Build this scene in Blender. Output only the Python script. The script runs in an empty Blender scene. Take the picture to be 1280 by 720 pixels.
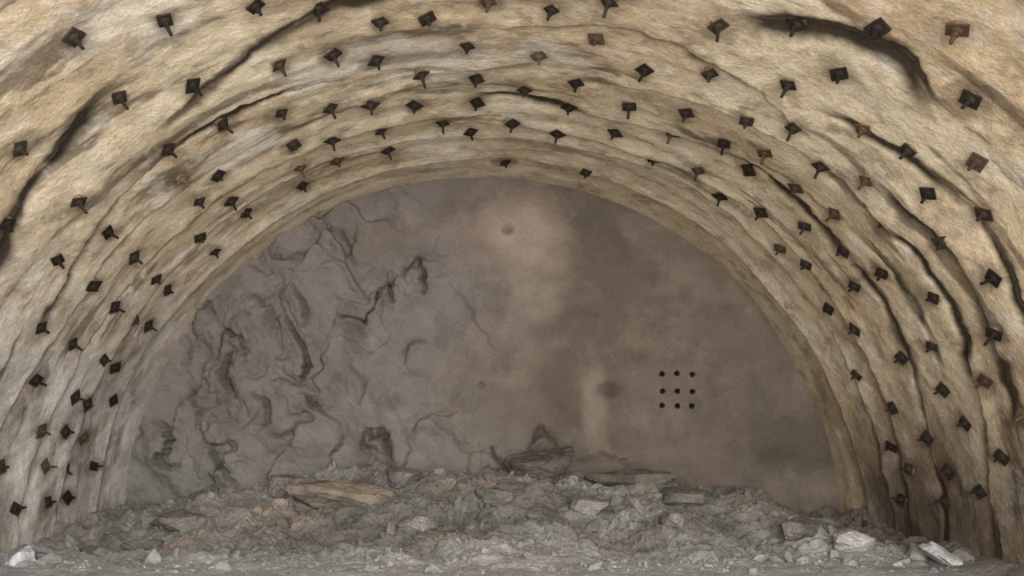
import bpy, math, random
import numpy as np
from mathutils import Vector, Matrix, Quaternion
import bmesh
random.seed(5); rng=np.random.default_rng(11)
sc=bpy.context.scene
try:
    sc.view_settings.view_transform='Standard'; sc.view_settings.look='None'
except Exception: pass

R=6.0; ZC=-0.23; CZ=1.95; YF=12.8

# ------------------------------------------------------------------ noise
def _h(ix,iy,iz,s):
    n=(ix.astype(np.uint32)*np.uint32(374761393)+iy.astype(np.uint32)*np.uint32(668265263)+iz.astype(np.uint32)*np.uint32(2246822519)+np.uint32(s*3266489917&0xffffffff))
    n^=n>>np.uint32(13); n*=np.uint32(1274126177); n^=n>>np.uint32(16); n*=np.uint32(2654435761); n^=n>>np.uint32(15)
    return n.astype(np.float64)/4294967295.0
def vnoise(x,y,z,s=0):
    x,y,z=np.broadcast_arrays(x,y,z)
    ix=np.floor(x).astype(np.int64);iy=np.floor(y).astype(np.int64);iz=np.floor(z).astype(np.int64)
    fx=x-ix;fy=y-iy;fz=z-iz
    f=lambda t:t*t*t*(t*(t*6-15)+10)
    ux,uy,uz=f(fx),f(fy),f(fz)
    r=0
    for dx in (0,1):
        wx=ux if dx else 1-ux
        for dy in (0,1):
            wy=uy if dy else 1-uy
            for dz in (0,1):
                if dz and not np.any(fz): continue
                wz=uz if dz else 1-uz
                r=r+wx*wy*wz*_h(ix+dx,iy+dy,iz+dz,s)
    return r
def fbm(x,y,z,s=0,o=4,g=0.5):
    a=1;t=0;n=0;f=1.0
    for i in range(o):
        t=t+a*(vnoise(x*f+i*3.7,y*f+i*1.3,z*f+i*5,s+i)*2-1) if np.ndim(z) else t+a*(vnoise(x*f+i*3.7,y*f+i*1.3,float(round(z*7+i*5)),s+i)*2-1)
        n+=a;a*=g;f*=2.07
    return t/n
def ridged(x,y,z,s=0,o=4):
    a=1;t=0;n=0;f=1.0
    for i in range(o):
        t=t+a*(1-np.abs(vnoise(x*f+i*3.7,y*f+i*1.3,float(z),s+i)*2-1));n+=a;a*=.5;f*=2.1
    return t/n
def sstep(a,b,x):
    t=np.clip((x-a)/(b-a),0,1);return t*t*(3-2*t)
def mix(a,b,t):
    a=np.asarray(a,float);b=np.asarray(b,float)
    return a*(1-t[...,None])+b*t[...,None]
def lin(r,g,b):
    f=lambda c:(c/255/12.92 if c/255<=.04045 else ((c/255+.055)/1.055)**2.4)
    return np.array([f(r),f(g),f(b)])

def mesh_from(name,verts,faces,col=None,mat=None,smooth=True):
    me=bpy.data.meshes.new(name)
    verts=np.asarray(verts,np.float32)
    if isinstance(faces,np.ndarray):
        nf,k=faces.shape
        me.vertices.add(len(verts)); me.vertices.foreach_set('co',verts.ravel())
        me.loops.add(nf*k); me.loops.foreach_set('vertex_index',faces.astype(np.int32).ravel())
        me.polygons.add(nf)
        me.polygons.foreach_set('loop_start',np.arange(0,nf*k,k,dtype=np.int32))
        me.update(calc_edges=True); me.validate()
    else:
        me.from_pydata(verts.tolist(),[],faces)
    if col is not None:
        at=me.attributes.new('Col','FLOAT_COLOR','POINT')
        c=np.ones((len(verts),4),np.float32); c[:,:3]=np.asarray(col).reshape(-1,3)
        at.data.foreach_set('color',c.ravel())
    me.polygons.foreach_set('use_smooth',np.full(len(me.polygons),smooth))
    ob=bpy.data.objects.new(name,me); sc.collection.objects.link(ob)
    if mat: me.materials.append(mat)
    return ob
def grid_faces(nu,nv,keep=None):
    i=np.arange(nu-1)[:,None]*nv+np.arange(nv-1)[None,:]
    f=np.stack([i,i+nv,i+nv+1,i+1],-1)
    if keep is not None: f=f[keep]
    return f.reshape(-1,4)

def stone_mat(name,bump=.4,scale=30,var=.25,rough=.92,bdist=.02):
    m=bpy.data.materials.new(name); m.use_nodes=True
    nt=m.node_tree; N=nt.nodes; L=nt.links
    p=N['Principled BSDF']; p.inputs['Roughness'].default_value=rough
    p.inputs['Specular IOR Level'].default_value=.2
    at=N.new('ShaderNodeAttribute'); at.attribute_name='Col'
    tc=N.new('ShaderNodeTexCoord')
    n1=N.new('ShaderNodeTexNoise'); n1.inputs['Scale'].default_value=scale; n1.inputs['Detail'].default_value=5; n1.inputs['Roughness'].default_value=.7
    n2=N.new('ShaderNodeTexNoise'); n2.inputs['Scale'].default_value=scale*.12; n2.inputs['Detail'].default_value=5
    L.new(tc.outputs['Object'],n1.inputs['Vector']); L.new(tc.outputs['Object'],n2.inputs['Vector'])
    def rng_(src,a,b):
        r=N.new('ShaderNodeMapRange'); r.inputs['From Min'].default_value=.3; r.inputs['From Max'].default_value=.7
        r.inputs['To Min'].default_value=a; r.inputs['To Max'].default_value=b; L.new(src,r.inputs['Value']); return r.outputs['Result']
    a=rng_(n1.outputs['Fac'],1-var,1+var); b=rng_(n2.outputs['Fac'],1-var*.7,1+var*.7)
    mu=N.new('ShaderNodeMath'); mu.operation='MULTIPLY'; L.new(a,mu.inputs[0]); L.new(b,mu.inputs[1])
    vm=N.new('ShaderNodeVectorMath'); vm.operation='SCALE'; L.new(at.outputs['Color'],vm.inputs[0]); L.new(mu.outputs[0],vm.inputs['Scale'])
    L.new(vm.outputs[0],p.inputs['Base Color'])
    bp=N.new('ShaderNodeBump'); bp.inputs['Strength'].default_value=bump; bp.inputs['Distance'].default_value=bdist
    L.new(n1.outputs['Fac'],bp.inputs['Height']); L.new(bp.outputs[0],p.inputs['Normal'])
    return m

# ------------------------------------------------------------------ rock bolts, image pixels projected onto the lining (angle deg , depth m)
TAB="122.4,6.01 116.1,6.34 109.3,6.64 104.4,7.01 99.5,7.43 95.2,7.50 89.4,7.21 83.5,7.30 78.7,6.98 69.2,6.86 63.6,6.48 58.8,5.96 54.9,5.51 123.7,7.03 118.1,7.43 110.1,7.69 104.9,7.88 101.0,8.23 96.7,8.76 91.4,8.04 84.1,8.27 78.8,7.70 73.2,8.06 67.4,7.69 60.8,7.25 58.3,6.73 49.9,6.01 132.5,6.67 139.3,7.32 134.1,7.83 140.9,8.33 136.0,8.77 137.5,9.66 142.4,9.24"
bolts=[tuple(map(float,s.split(','))) for s in TAB.split()]
S="278211280222262212263225291216292227304212306222315206317214316230324196325209327220334204336216336230333186344195344209344219249164237168252178298177311186301194289202246187254194249206249219225173215179206184227192218197229207220215232223206204196191206218190206181179181194183213172205170184159176159190160207146181146199134189134174134208123201123163123180115173114187114209115156105163104179104201094176093210095191106144"
bolts+=[(int(S[i:i+3])/2,int(S[i+3:i+6])/20) for i in range(0,len(S),6)]
S3="98,140 97,157 89,146 90,131 81,139 87,165 85,186 86,204 79,153 77,178 76,192 72,212 65,204 69,147 68,167 58,156 57,179 55,193 52,217 48,166 46,183 42,206 34,195 38,179 31,214 25,208 26,190 31,169 16,215 18,195 22,180 40,159 149,233 173,241"
for s in S3.split():
    a,b=s.split(','); bolts.append((int(a)/2,int(b)/20))
for k,yb in enumerate([4.9,4.1,3.3,2.5,1.7]):
    for j in range(12): bolts.append((20+12.5*j+6*(k%2)+random.uniform(-1.5,1.5),yb+random.uniform(-.15,.15)))

# ------------------------------------------------------------------ lining
LEDGE=[([(186,7.9),(160,7.7),(141,7.45),(132,7.15),(124,6.85)],.10,.12,1),
([(124,7.85),(112,7.42),(103,6.98),(96,7.0)],.09,.09,1),
([(69,6.75),(60,6.25),(55,6.12),(50,6.35)],.10,.12,1),
([(57,7.35),(42,7.05),(25,7.4),(8,7.9),(-6,8)],.09,.07,1),
([(112,6.3),(95,6.15),(80,6.25),(72,6.1)],.09,.06,0),
([(150,8.9),(135,8.45),(118,8.25),(104,8.45)],.08,.06,1),
([(88,7.75),(77,7.4),(66,7.5),(55,7.9)],.07,.055,0),
([(80,8.75),(65,8.3),(50,8.15),(32,8.25),(12,8.8),(-6,9)],.09,.075,1),
([(186,9.0),(165,9.0),(148,9.25),(128,9.1),(112,9.2),(98,9.1)],.09,.06,0),
([(101,8.6),(92,8.7),(84,8.5)],.07,.07,1),
([(92,9.45),(75,9.55),(55,9.2),(35,9.35),(18,9.8),(-6,10)],.09,.07,1),
([(186,9.9),(160,9.95),(140,10.1),(120,9.9),(100,10.05),(88,10.1)],.08,.06,0),
([(90,10.35),(70,10.4),(50,10.2),(30,10.4),(10,10.6),(-6,10.7)],.08,.06,0),
([(186,10.75),(150,10.8),(120,10.65),(90,10.85),(60,10.75),(30,11),(-6,11.1)],.07,.05,0),
([(187,11.8),(150,11.75),(120,11.8),(90,11.7),(60,11.8),(30,11.75),(-7,11.8)],.12,.045,0),
([(186,8.35),(172,8.3),(160,8.6),(150,8.55)],.07,.05,0),
([(40,6.5),(30,6.3),(20,6.6),(5,6.9),(-6,7)],.10,.08,1),
([(186,6.6),(165,6.4),(150,6.1),(140,5.7)],.09,.07,1),
([(140,5.2),(100,4.8),(60,4.9),(20,5.2)],.09,.06,0),([(170,3.9),(120,4.0),(70,3.6),(10,3.9)],.09,.06,0),([(170,2.6),(90,2.7),(10,2.6)],.09,.06,0),
([(48,7.75),(38,7.6),(28,7.9),(18,8.2)],.06,.08,1),([(45,8.75),(35,8.75),(25,9.05)],.05,.07,1)]
def lining(y,th):
    arc=th*R; deg=np.degrees(th)
    wob=.10*fbm(arc*.8,0,0,9,5,.62)+.06*fbm(arc*3.2,y*1.2,0,10,4,.62)
    infl=0;cav=0
    for k,(pl,amp,wd,st) in enumerate(LEDGE):
        ds=[q[0] for q in pl][::-1]; ys_=[q[1] for q in pl][::-1]
        y0=np.interp(deg,ds,ys_)
        m=sstep(ds[0]-1,ds[0]+5,deg)*sstep(ds[-1]+1,ds[-1]-5,deg)
        br=vnoise(arc*.9+k*7,3.0,float(k),22)
        lip=k==14
        lo=.6 if st else .25
        m=m*(lo+(1-lo)*sstep(.25,.55,br)) if not lip else m*(.7+.3*br)
        d=y-y0-wob*(1 if not lip else .2)
        wv=wd*(.25+1.4*vnoise(arc*2.2+k*3,5.0,float(k),23)**1.3)
        g=sstep(.36,.6,vnoise(arc*.55+k*11,9.0,float(k),24)) if st else 0.
        bul=np.where(d<0,np.exp(d/.34),np.exp(-(d/.03)**2))
        infl=infl+m*amp*.66*(bul*(1-.85*g)-.8*np.exp(-((d-wv)/wv)**2)*(d>0))
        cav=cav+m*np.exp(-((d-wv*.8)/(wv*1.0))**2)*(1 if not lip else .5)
        if st:   # where the ledge has spalled off: a shallow groove, darkened in colour, that pinches in and out
            wg=.03+.75*wd*vnoise(arc*1.8,7.0,float(k),25)
            e=m*g*np.exp(-np.abs((d+.03)/wg)**2)
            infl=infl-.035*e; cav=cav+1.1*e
    ph=(y+.35*fbm(arc*.3,0,0,31,3))/.46; crs=.005*np.cos(2*math.pi*ph)*sstep(.35,.65,vnoise(arc*.4,y*1.0,0.,32))
    fade=sstep(13.0,12.0,y)
    lumps=.06*fbm(arc*.5,y*.6,0,41,3)+.018*fbm(arc*2.0,y*2.0,0,43,3)+.010*fbm(arc*7,y*7,0,42,3,.6)
    r=R+.03-infl+(lumps+crs)*(.12+.88*fade)
    return r,np.clip(cav,0,1.2)
def lining_pt(y,th):
    r,c=lining(y,th)
    return np.stack([r*np.cos(th),y,ZC+r*np.sin(th)],-1),c
nu,nv=1050,660
th=np.linspace(math.radians(-7),math.radians(187),nu)
yy=np.concatenate([np.linspace(1.0,5.0,60,endpoint=False),np.linspace(5.0,13.1,nv-60)])
T,Y=np.meshgrid(th,yy,indexing='ij')
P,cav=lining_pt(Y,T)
arc=T*R; deg=np.degrees(T)
tan=lin(218,203,176); tan2=lin(202,183,154); grey=lin(182,178,174); brown=lin(132,115,97); dark=lin(50,42,35); white=lin(234,230,222); ochre=lin(190,158,124)
inner=sstep(10.2,11.4,Y)  # thins stains near the face: colour painted lighter to offset grazing light
c=mix(tan,tan2,sstep(-.25,.35,fbm(arc*.5,Y*.9,0,51,4)))
c=mix(c,ochre,.35*sstep(.1,.5,fbm(arc*.5,Y*1.2,0,52,4)))
c=mix(c,grey,sstep(132,160,deg)*.9)
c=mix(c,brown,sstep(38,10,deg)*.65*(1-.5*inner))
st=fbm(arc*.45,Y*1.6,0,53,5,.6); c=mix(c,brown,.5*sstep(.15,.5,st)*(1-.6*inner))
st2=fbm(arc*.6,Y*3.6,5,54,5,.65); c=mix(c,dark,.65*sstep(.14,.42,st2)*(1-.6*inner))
grit=fbm(arc*4,Y*4,1,60,5,.7); c=mix(c,brown,.5*sstep(.1,.45,grit)); c=mix(c,white,.3*sstep(.12,.45,-grit))
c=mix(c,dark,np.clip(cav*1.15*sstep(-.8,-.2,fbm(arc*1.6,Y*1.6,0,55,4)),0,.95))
n=fbm(arc*.55,Y*.8,0,56,4); c=mix(c,white,.55*np.exp(-((n-.30)/.03)**2)*sstep(-.05,.25,fbm(arc*.7,Y*.7,2,57,2))*sstep(60,85,deg))
c=mix(c,white,.4*sstep(.15,.45,fbm(arc*.8,Y*1.1,2,61,5))*sstep(60,90,deg))
c=mix(c,lin(66,54,45),.8*sstep(24,9,deg+10*fbm(arc*1.5,Y*1.5,0,58,3))*sstep(6,10,Y)*sstep(12.3,11.3,Y))
c=mix(c,lin(110,103,96),.55*sstep(-.1,.35,fbm(arc*1.1,Y*2.4,4,64,4))*sstep(150,172,deg))
c=mix(c,white,.55*sstep(.05,.4,fbm(arc*1.5,Y*2,0,59,5,.6))*sstep(145,168,deg))
for (a,yb) in bolts:
    t=math.radians(a); i0,i1=np.searchsorted(th,[t-.07,t+.07]); j0,j1=np.searchsorted(yy,[yb-.4,yb+.4])
    if i1<=i0 or j1<=j0: continue
    A_=arc[i0:i1,j0:j1]; Y_=Y[i0:i1,j0:j1]
    q=np.sqrt(((A_-t*R)/.17)**2+((Y_-yb-.05)/.20)**2)+.9*fbm(A_*3,Y_*3,0,63,3)
    c[i0:i1,j0:j1]=mix(c[i0:i1,j0:j1],lin(90,72,56),random.uniform(.1,.6)*sstep(1.25,.4,q))
lining_mat=stone_mat('shotcrete_tan',bump=.7,scale=26,var=.18,bdist=.03)
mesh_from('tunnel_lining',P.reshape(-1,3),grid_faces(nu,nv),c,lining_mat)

# ------------------------------------------------------------------ tunnel face
HOLES=[(3.04,2.47),(3.29,2.48),(3.55,2.46),(3.05,2.18),(3.30,2.18),(3.55,2.17),(3.04,1.94),(3.30,1.93),(3.54,1.93)]
CR=[([(-2.03,1.54),(-1.82,1.46),(-1.64,1.38),(-1.60,.95)],1.1),([(-2.42,3.49),(-1.98,3.38),(-1.78,3.58),(-1.67,4.02),(-1.48,3.67)],1.2),([(-3.66,4.72),(-3.39,4.42),(-2.9,4.6),(-2.5,4.9)],.5),
([(-4.47,2.70),(-4.27,3.18),(-4.0,2.84)],.8),([(-4.2,2.9),(-4.4,2.43),(-4.20,2.03)],.8),([(-5.48,1.63),(-5.21,1.36),(-5.35,.95),(-5.04,.82)],.8),([(-3.36,3.41),(-2.92,2.70),(-3.10,2.37)],.9),([(-3.1,2.2),(-2.95,1.95),(-2.62,1.8)],.6),
([(-4.54,1.22),(-4.41,.82),(-4.07,.62)],.7),([(-3.66,1.49),(-3.12,1.42),(-2.86,1.69)],.6),([(-1.37,4.18),(-1.10,4.39),(-1.0,3.85)],.9),([(-1.37,2.57),(-1.17,2.91),(-.9,2.97)],.5),
([(.7,1.1),(.9,1.36),(1.05,1.42),(1.32,1.16)],.7),([(-5.0,2.2),(-4.7,1.9),(-4.75,1.5)],.5),([(-3.9,2.2),(-3.6,1.95),(-3.7,1.6)],.7),([(-3.2,4.0),(-2.95,3.7),(-2.98,3.3)],.6),([(.1,1.2),(.2,1.05),(.28,.9)],.7),
([(-.9,1.7),(-.5,1.5),(-.2,1.0)],.3),([(-2.6,5.0),(-2.2,4.7),(-2.1,4.3)],.45),([(-3.9,3.8),(-3.6,3.5),(-3.7,3.1)],.5),([(-.5,3.9),(-.1,3.5),(.2,2.9)],.25),([(1.6,.95),(2.2,1.1),(2.7,.9)],.4),([(-2.3,2.6),(-2.0,2.3),(-2.1,1.9)],.4),([(-4.9,3.1),(-4.6,3.6),(-4.5,3.3)],.5)]
def seg_fields(x,z):
    best=np.full(x.shape,9.0); side=np.zeros_like(x); am=np.zeros_like(x)
    for pl,a in CR:
        tot=len(pl)-1
        for i,((x0,z0),(x1,z1)) in enumerate(zip(pl[:-1],pl[1:])):
            dx,dz=x1-x0,z1-z0;L2=dx*dx+dz*dz
            t=np.clip(((x-x0)*dx+(z-z0)*dz)/L2,0,1)
            d=np.hypot(x-x0-t*dx,z-z0-t*dz)
            s=np.sign((x-x0)*dz-(z-z0)*dx)
            f=(i+t)/tot; tap=np.clip(4*f*(1-f),0,1)**.6
            u=d<best; best=np.where(u,d,best); side=np.where(u,s,side); am=np.where(u,a*(.12+.88*tap),am)
    return best,side,am
def face_y(x,z):
    lft=sstep(.4,-2.4,x+.35*(z-3))
    wx=x+.18*fbm(x*2.0,z*2.0,0,61,4,.6); wz=z+.18*fbm(x*2.0,z*2.0,4,62,4,.6)
    u=(wx*.8+wz*.55); v=(-wx*.55+wz*.8)
    s=u*.8+.9*fbm(u*.5,v*.7,0,63,3); fr=s-np.floor(s)
    scale1=(fr*.34-.17)*sstep(1.0,.9,fr)
    s2=v*.9+1.3*fbm(u*.8,v*.6,9,64,3); fr2=s2-np.floor(s2)
    scale2=(fr2*.26-.13)*sstep(1.0,.9,fr2)
    m1=sstep(.45,.75,vnoise(x*.9,z*.9,0.,65)); m2=sstep(.45,.75,vnoise(x*1.0,z*1.0,3.,66))
    cell=ridged(wx*.8,wz*.8,2,77,3)
    rel=lft*(.8*scale1*m1+scale2*m2+.10*(cell-.62))+(.3+.7*lft)*.15*fbm(x*1.3,z*1.3,0,67,4,.5)+.16*fbm(x*.45,z*.45,0,68,2)+.009*fbm(x*9,z*9,0,69,2)
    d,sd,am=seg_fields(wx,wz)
    wd=.02+.06*vnoise(x*2.5,z*2.5,1.,70)
    rel=rel+am*(-.12*np.exp(-(d/wd)**2)+np.where(sd>0,.24*np.exp(-d/.25),-.10*np.exp(-d/.18)))
    for (hx,hz,rx,rz,dp) in [(.44,4.93,.09,.08,.06),(2.13,2.19,.17,.13,.07),(0,2.28,.05,.05,.08),(5.0,1.05,.3,.18,.05)]:
        rel=rel-dp*np.exp(-(((x-hx)/rx)**2+((z-hz)/rz)**2)**1.5)
    flat=sstep(.45,.1,np.maximum(np.abs(x-3.3)-.3,np.abs(z-2.2)-.3))
    rel=rel*(1-flat)
    return YF-rel, d, am, wd, cell*lft
xs=np.linspace(-6.3,6.3,760); zs=np.linspace(-.9,6.1,430)
X,Z=np.meshgrid(xs,zs,indexing='ij')
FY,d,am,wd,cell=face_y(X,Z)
cx=.5*(X[:-1,:-1]+X[1:,1:]);cz=.5*(Z[:-1,:-1]+Z[1:,1:])
keep=np.ones(cx.shape,bool)
for hx,hz in HOLES: keep&=np.hypot(cx-hx,cz-hz)>.042
keep&=np.hypot(cx,cz-ZC)<6.2
A=lin(124,117,113); B=lin(111,101,91); D=lin(84,75,66); Lt=lin(154,141,128); pk=lin(148,130,117)
c=mix(A,B,sstep(-1.5,1.5,X+.8*fbm(X*.5,Z*.5,0,71,3)))
c=mix(c,D,.45*sstep(.0,.45,fbm(X*.6,Z*.6,0,72,4))*sstep(-2,1,X))
c=mix(c,D,.3*sstep(4.0,5.6,Z+.5*fbm(X,Z,0,73,3)))
c=mix(c,Lt,.2*sstep(.0,.5,fbm(X*1.6,Z*1.6,0,78,5,.6))); c=mix(c,D,.35*sstep(.0,.5,fbm(X*1.9,Z*1.9,0,79,5,.6)))
def blob(px,pz,rx,rz,s=1):
    q=np.sqrt(((X-px)/rx)**2+((Z-pz)/rz)**2)+.5*fbm(X*2.2,Z*2.2,s,74,5,.6); return sstep(1.25,.1,q)
c=mix(c,pk,.8*blob(.5,4.85,1.0,.7)); c=mix(c,Lt,.6*blob(.85,4.4,.75,1.3,2)); c=mix(c,Lt,.5*blob(1.9,2.0,.25,.8,3)); c=mix(c,B,.5*blob(-2,4.6,.9,.5,4))
c=mix(c,Lt,.7*blob(.25,5.0,.3,.4,9)); c=mix(c,Lt,.5*blob(.55,4.75,.3,.3,8))
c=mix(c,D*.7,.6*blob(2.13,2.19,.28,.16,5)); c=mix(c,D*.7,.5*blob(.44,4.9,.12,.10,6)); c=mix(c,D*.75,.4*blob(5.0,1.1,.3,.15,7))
c=mix(c,lin(138,136,131),.6*sstep(1.9,.5,Z+.3*fbm(X,Z,0,76,3))*sstep(2.5,-1,X))
c=mix(c,D*.40,.75*np.minimum(am,1)*np.exp(-(d/wd)**2))  # shade inside the cracks, painted into the face colour
face_mat=stone_mat('shotcrete_face_grey',bump=.6,scale=22,var=.14,bdist=.03)
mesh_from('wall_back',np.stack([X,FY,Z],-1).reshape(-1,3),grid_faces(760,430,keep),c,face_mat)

hm=bpy.data.materials.new('drill_hole_rock'); hm.use_nodes=True
nt=hm.node_tree; nz=nt.nodes.new('ShaderNodeTexNoise'); nz.inputs['Scale'].default_value=40
cr=nt.nodes.new('ShaderNodeValToRGB'); cr.color_ramp.elements[0].color=(.01,.008,.006,1); cr.color_ramp.elements[1].color=(.035,.028,.022,1)
nt.links.new(nz.outputs['Fac'],cr.inputs[0]); nt.links.new(cr.outputs[0],nt.nodes['Principled BSDF'].inputs['Base Color']); nt.nodes['Principled BSDF'].inputs['Roughness'].default_value=1
V=[];F=[];K=20
for hx,hz in HOLES:
    prof=[(.052,.012),(.049,-.010),(.040,-.012),(.037,.03),(.036,.3)]
    b0=len(V)
    for r_,dy in prof:
        for k in range(K):
            a=2*math.pi*k/K; V.append((hx+r_*math.cos(a)*(1+.1*math.sin(3*a+hx*9)),YF+dy,hz+r_*math.sin(a)))
    for j in range(len(prof)-1):
        for k in range(K):
            F.append((b0+j*K+k,b0+j*K+(k+1)%K,b0+(j+1)*K+(k+1)%K,b0+(j+1)*K+k))
    F.append([b0+(len(prof)-1)*K+k for k in range(K)])
mesh_from('drill_holes',V,F,None,hm,True)

# ------------------------------------------------------------------ rock bolts
bm=bmesh.new(); cl=bm.verts.layers.float_color.new('Col')
steel=lin(54,46,39); rust=lin(84,65,52); paleg=lin(104,90,74)
def add_geo(M,kind,col,**k):
    if kind=='box': r=bmesh.ops.create_cube(bm,size=1,matrix=M)
    else: r=bmesh.ops.create_cone(bm,cap_ends=True,segments=k['seg'],radius1=k['r1'],radius2=k['r2'],depth=k['d'],matrix=M)
    for v in r['verts']: v[cl]=(*col,1)
    return r['verts']
for (a,yb) in bolts:
    t=math.radians(a)
    p,_=lining_pt(np.array([yb]),np.array([t])); p=p[0]
    n=Vector((-math.cos(t),0,-math.sin(t)))
    lean=math.radians(random.uniform(0,18)); side=math.radians(random.uniform(-16,16))
    n=(Quaternion(Vector((math.sin(t),0,-math.cos(t))),lean)@n)
    if n.y>0: n.y=-n.y
    tang=Vector((-math.sin(t),0,math.cos(t)))
    n=(n+tang*math.sin(side)).normalized()
    ax=tang-n*tang.dot(n); ax.normalize(); ay=n.cross(ax)
    rot=math.radians(random.choice([20,45,45,62,32])+random.uniform(-14,14))
    M=Matrix((ax,ay,n)).transposed().to_4x4()@Matrix.Rotation(rot,4,'Z')
    M=Matrix.Translation(Vector(p)+n*.03)@M
    u=random.random()
    col=steel*random.uniform(.45,1.1) if u<.83 else (rust*random.uniform(.6,1.1) if u<.95 else paleg*random.uniform(.6,1.))
    w=random.uniform(.13,.165)*(1 if yb<9 else 1.12)
    add_geo(M@Matrix.Diagonal((w,w*random.uniform(.8,1),.014,1)),'box',col)
    add_geo(M@Matrix.Translation((0,0,.014)),'cone',col*.9,seg=14,r1=.05,r2=.03,d=.022)
    add_geo(M@Matrix.Translation((0,0,.040)),'cone',col*.8,seg=6,r1=.027,r2=.027,d=.03)
    L=random.uniform(.05,.13); bend=Matrix.Rotation(math.radians(random.uniform(-14,14)),4,'X')
    add_geo(M@Matrix.Translation((0,0,.05))@bend@Matrix.Translation((0,0,L/2-.02)),'cone',col*.8,seg=8,r1=.018,r2=.016,d=L)
    add_geo(M@Matrix.Translation((0,0,-.04)),'cone',lin(120,100,76),seg=9,r1=.085,r2=.05,d=.08)
me=bpy.data.meshes.new('rock_bolt_plates'); bm.to_mesh(me); bm.free()
ob=bpy.data.objects.new('rock_bolt_plates',me); sc.collection.objects.link(ob)
me.materials.append(stone_mat('rusted_steel',bump=.3,scale=60,var=.35,rough=.75,bdist=.004))
bv=ob.modifiers.new('bev','BEVEL'); bv.width=.002; bv.segments=1; bv.limit_method='ANGLE'

# ------------------------------------------------------------------ floor and rubble
def pile_h(x,y):
    H=np.interp(x,[-6.3,-5.9,-4.9,-3.35,-2.4,-.5,.7,2.6,4.0,5.3,6.3],[.0,.10,.38,.64,.72,.78,.80,.70,.48,.10,.0])
    f=sstep(9.2,12.5,y+.35*fbm(x*.6,y*.6,0,81,3))
    env=sstep(8.9,9.9,y+.3*fbm(x*.7,y*.7,0,82,2))
    wx=x+.25*fbm(x*1.2,y*1.2,0,89,3)
    h=H*f*(1+.2*fbm(x*.8,y*.8,0,83,3))
    h=h+env*(.22*fbm(x*1.1,y*1.3,0,84,5,.55)+.20*(ridged(wx*1.6,y*1.9,0,85,4)-.6)+.06*fbm(x*6,y*6,0,86,3,.6))
    h=h+(1-env)*.05*fbm(x*2.5,y*2.5,0,87,5,.6)
    return h+.03
def rub_col(x,y,s=0):
    c=mix(lin(146,143,137),lin(120,117,111),sstep(-.3,.3,fbm(x*.9,y*.9,s,91,4)))
    c=mix(c,lin(154,138,123),.55*sstep(.05,.4,fbm(x*.7,y*1.1,s,92,4)))
    c=mix(c,lin(126,130,124),.4*sstep(.1,.4,fbm(x*1.3,y*1.3,s,93,3)))
    c=mix(c,lin(92,87,81),.55*sstep(.05,.4,fbm(x*2.2,y*2.2,s,98,4)))
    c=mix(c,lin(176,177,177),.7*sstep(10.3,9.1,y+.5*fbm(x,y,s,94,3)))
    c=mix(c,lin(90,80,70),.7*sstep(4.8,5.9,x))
    return c
xs=np.linspace(-6.2,6.2,820); ys=np.linspace(7.6,13.0,410)
X,Yg=np.meshgrid(xs,ys,indexing='ij'); H=pile_h(X,Yg)
H=H+.12*sstep(5.4,6.0,np.abs(X))
rub_mat=stone_mat('crushed_rock',bump=.8,scale=22,var=.26,bdist=.04)
def rock_shape(seed,sub=0):
    r=random.Random(seed); b=bmesh.new()
    for i in range(20):
        v=Vector((r.gauss(0,1),r.gauss(0,1),r.gauss(0,1))).normalized()*r.uniform(.8,1.05)
        b.verts.new((v.x,v.y*.75,v.z*.45))
    bmesh.ops.convex_hull(b,input=b.verts)
    bmesh.ops.delete(b,geom=[v for v in b.verts if not v.link_faces],context='VERTS')
    bmesh.ops.triangulate(b,faces=b.faces)
    b.verts.index_update()
    V=np.array([v.co[:] for v in b.verts]);F=np.array([[v.index for v in f.verts] for f in b.faces]); b.free(); return V,F
shapes=[rock_shape(i) for i in range(16)]
def rotm():
    q=rng.normal(size=4);q/=np.linalg.norm(q)
    return np.array(Quaternion(q.tolist()).to_matrix())
RV=[];RF=[];RC=[];off=0
def place(x,y,z,s,colr):
    global off
    V,F=shapes[rng.integers(16)]
    W=(V*s)@rotm().T+np.array([x,y,z])
    RV.append(W);RF.append(F+off);RC.append(np.tile(colr,(len(V),1)));off+=len(V)
N=8500
x=rng.uniform(-5.9,5.9,N); y=8.6+4.1*rng.beta(1.6,1.3,N); sz=.012+.026*rng.pareto(2.6,N); sz=np.minimum(sz,.18)
h=pile_h(x,y)+.12*sstep(5.4,6.0,np.abs(x)); cc=rub_col(x,y)*rng.uniform(.82,1.22,(N,1))*rng.normal(1,.012,(N,3))
for i in range(N): place(x[i],y[i],h[i]-sz[i]*.1,sz[i],cc[i])
RV=np.concatenate(RV);RF=np.concatenate(RF);RC=np.concatenate(RC)
g=np.stack([X,Yg,H],-1).reshape(-1,3); gc=rub_col(X,Yg)
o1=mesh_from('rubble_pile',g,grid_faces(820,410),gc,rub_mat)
o2=mesh_from('rubble_stones',RV,RF,RC,rub_mat,False); o2.parent=o1

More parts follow.
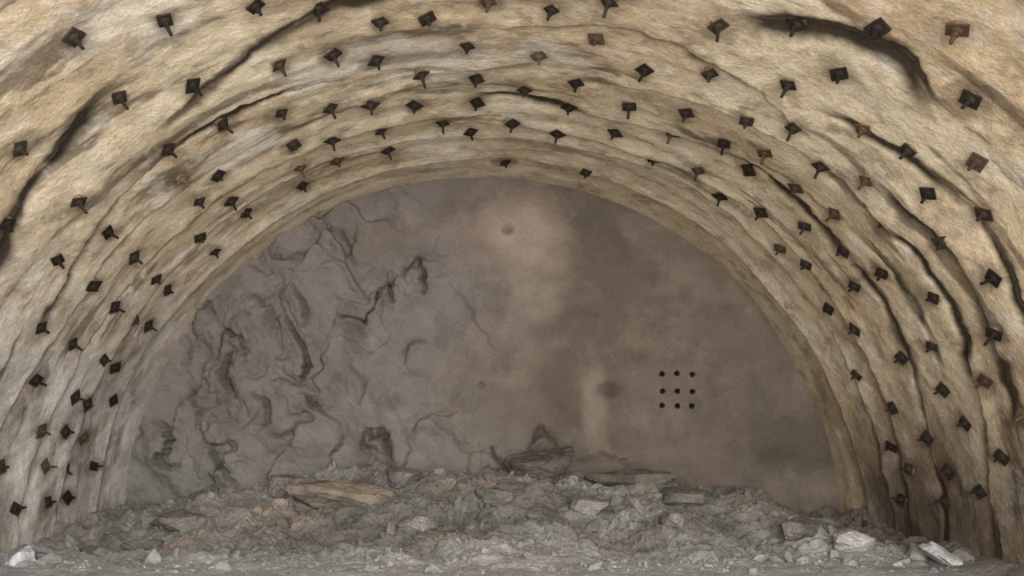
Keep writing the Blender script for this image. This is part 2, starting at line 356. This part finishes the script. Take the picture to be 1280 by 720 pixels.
def boulder(name,loc,dim,rotz,col,seed,tilt=0):
    b=bmesh.new(); bmesh.ops.create_icosphere(b,subdivisions=6,radius=1)
    r=random.Random(seed); planes=[]
    for i in range(11):
        n=Vector((r.gauss(0,1),r.gauss(0,1),r.gauss(0,1))).normalized(); planes.append((n,r.uniform(.5,.85)))
    planes.append((Vector((.1,-.25,1)).normalized(),.55)); 
    for v in b.verts:
        d=v.co.normalized(); m=1.0
        for n,k in planes:
            q=d.dot(n)
            if q>1e-3: m=min(m,k/q)
        v.co=d*m
    V=np.array([v.co[:] for v in b.verts]); b.verts.index_update(); F=np.array([[v.index for v in f.verts] for f in b.faces]); b.free()
    V=V*(1+.18*fbm(V[:,0]*2.5+seed,V[:,1]*2.5,V[:,2]*2.5,99,5,.6)+.05*fbm(V[:,0]*8+seed,V[:,1]*8,V[:,2]*8,98,3))[:,None]
    V=V*np.array(dim)*.58
    M=np.array((Matrix.Rotation(rotz,3,'Z')@Matrix.Rotation(tilt,3,'Y')))
    V=V@M.T
    cc=mix(np.array(col),np.array(col)*.6,sstep(-.2,.4,fbm(V[:,0]*4+seed,V[:,1]*4,V[:,2]*4,97,4)))
    o=mesh_from(name,V,F,cc,rub_mat); o.location=loc; return o
def on(x,y,dz=0): return (x,y,float(pile_h(np.array([x]),np.array([y]))[0])+dz)
boulder('rock_slab',on(-2.15,11.4,.10),(1.45,.8,.62),.1,lin(148,138,124),21,.15)
boulder('boulder',on(1.0,12.2,.12),(1.2,.8,.7),.3,lin(108,102,95),2,-.2)
boulder('boulder',on(-3.0,11.9,.1),(.6,.5,.5),.9,lin(138,132,125),3)
boulder('rock_slab',on(2.3,12.1,.02),(1.3,.6,.4),-.1,lin(112,107,99),4)
boulder('boulder',on(-1.2,11.9,.05),(.7,.5,.35),.4,lin(126,121,114),5)
boulder('boulder',on(4.72,9.6,.10),(.62,.5,.42),.5,lin(188,185,180),6,.3)
boulder('boulder',on(5.5,9.6,.06),(.32,.3,.3),.2,lin(170,166,160),7)
boulder('rock_slab',on(5.6,9.1,.08),(.62,.35,.22),-.5,lin(215,215,215),8,.45)
boulder('boulder',on(-5.55,9.2,.05),(.3,.3,.35),.5,lin(215,217,222),9)
boulder('boulder',on(4.3,10.3,.05),(.8,.5,.4),.8,lin(132,126,118),10)
boulder('boulder',on(.2,11.2,.02),(.8,.6,.35),1.8,lin(136,131,123),12)
boulder('rock_slab',on(3.0,11.4,.02),(.9,.6,.38),.1,lin(128,123,115),13)
boulder('boulder',on(-4.3,10.9,.02),(.8,.6,.38),.1,lin(136,131,125),14)
boulder('boulder',on(1.6,10.9,.03),(.6,.5,.3),.7,lin(144,140,134),15)
boulder('boulder',on(2.6,10.3,.03),(.45,.4,.3),1.7,lin(150,146,140),16)
boulder('boulder',on(-.9,10.6,.03),(.5,.5,.3),2.7,lin(146,142,136),17)

xs=np.linspace(-7,7,140); ys=np.linspace(-8,13.0,210)
X,Yg=np.meshgrid(xs,ys,indexing='ij')
Zg=-.06+.03*fbm(X*1.2,Yg*1.2,0,95,3)
c=mix(lin(190,189,187),lin(166,161,154),sstep(-.2,.3,fbm(X*.6,Yg*.6,0,96,3)))
mesh_from('floor',np.stack([X,Yg,Zg],-1).reshape(-1,3),grid_faces(140,210),c,stone_mat('dusty_ground',bump=.4,scale=18,var=.15))

# ------------------------------------------------------------------ light
w=bpy.data.worlds.new('sky'); sc.world=w; w.use_nodes=True
bg=w.node_tree.nodes['Background']; bg.inputs['Color'].default_value=(.90,.94,1,1); bg.inputs['Strength'].default_value=1.7
def area(name,loc,rot,sx,sy,e,col):
    l=bpy.data.lights.new(name,'AREA'); l.shape='RECTANGLE'; l.size=sx; l.size_y=sy; l.energy=e; l.color=col
    o=bpy.data.objects.new(name,l); o.location=loc; o.rotation_euler=rot; sc.collection.objects.link(o)
area('portal_daylight',(2.0,-4.5,4.4),(math.radians(84),0,math.radians(8)),6,3.0,1650,(1,.98,.96))
area('sunlit_ground_bounce',(0,-2,.1),(math.radians(150),0,0),9,3,1050,(1,.92,.79))

cam=bpy.data.cameras.new('cam'); co=bpy.data.objects.new('camera',cam); sc.collection.objects.link(co)
co.location=(0,0,CZ); co.rotation_euler=(math.radians(90),0,0); cam.sensor_width=36; cam.lens=950/1280*36
cam.shift_x=38/1280; cam.shift_y=146/1280; cam.clip_end=100
sc.camera=co
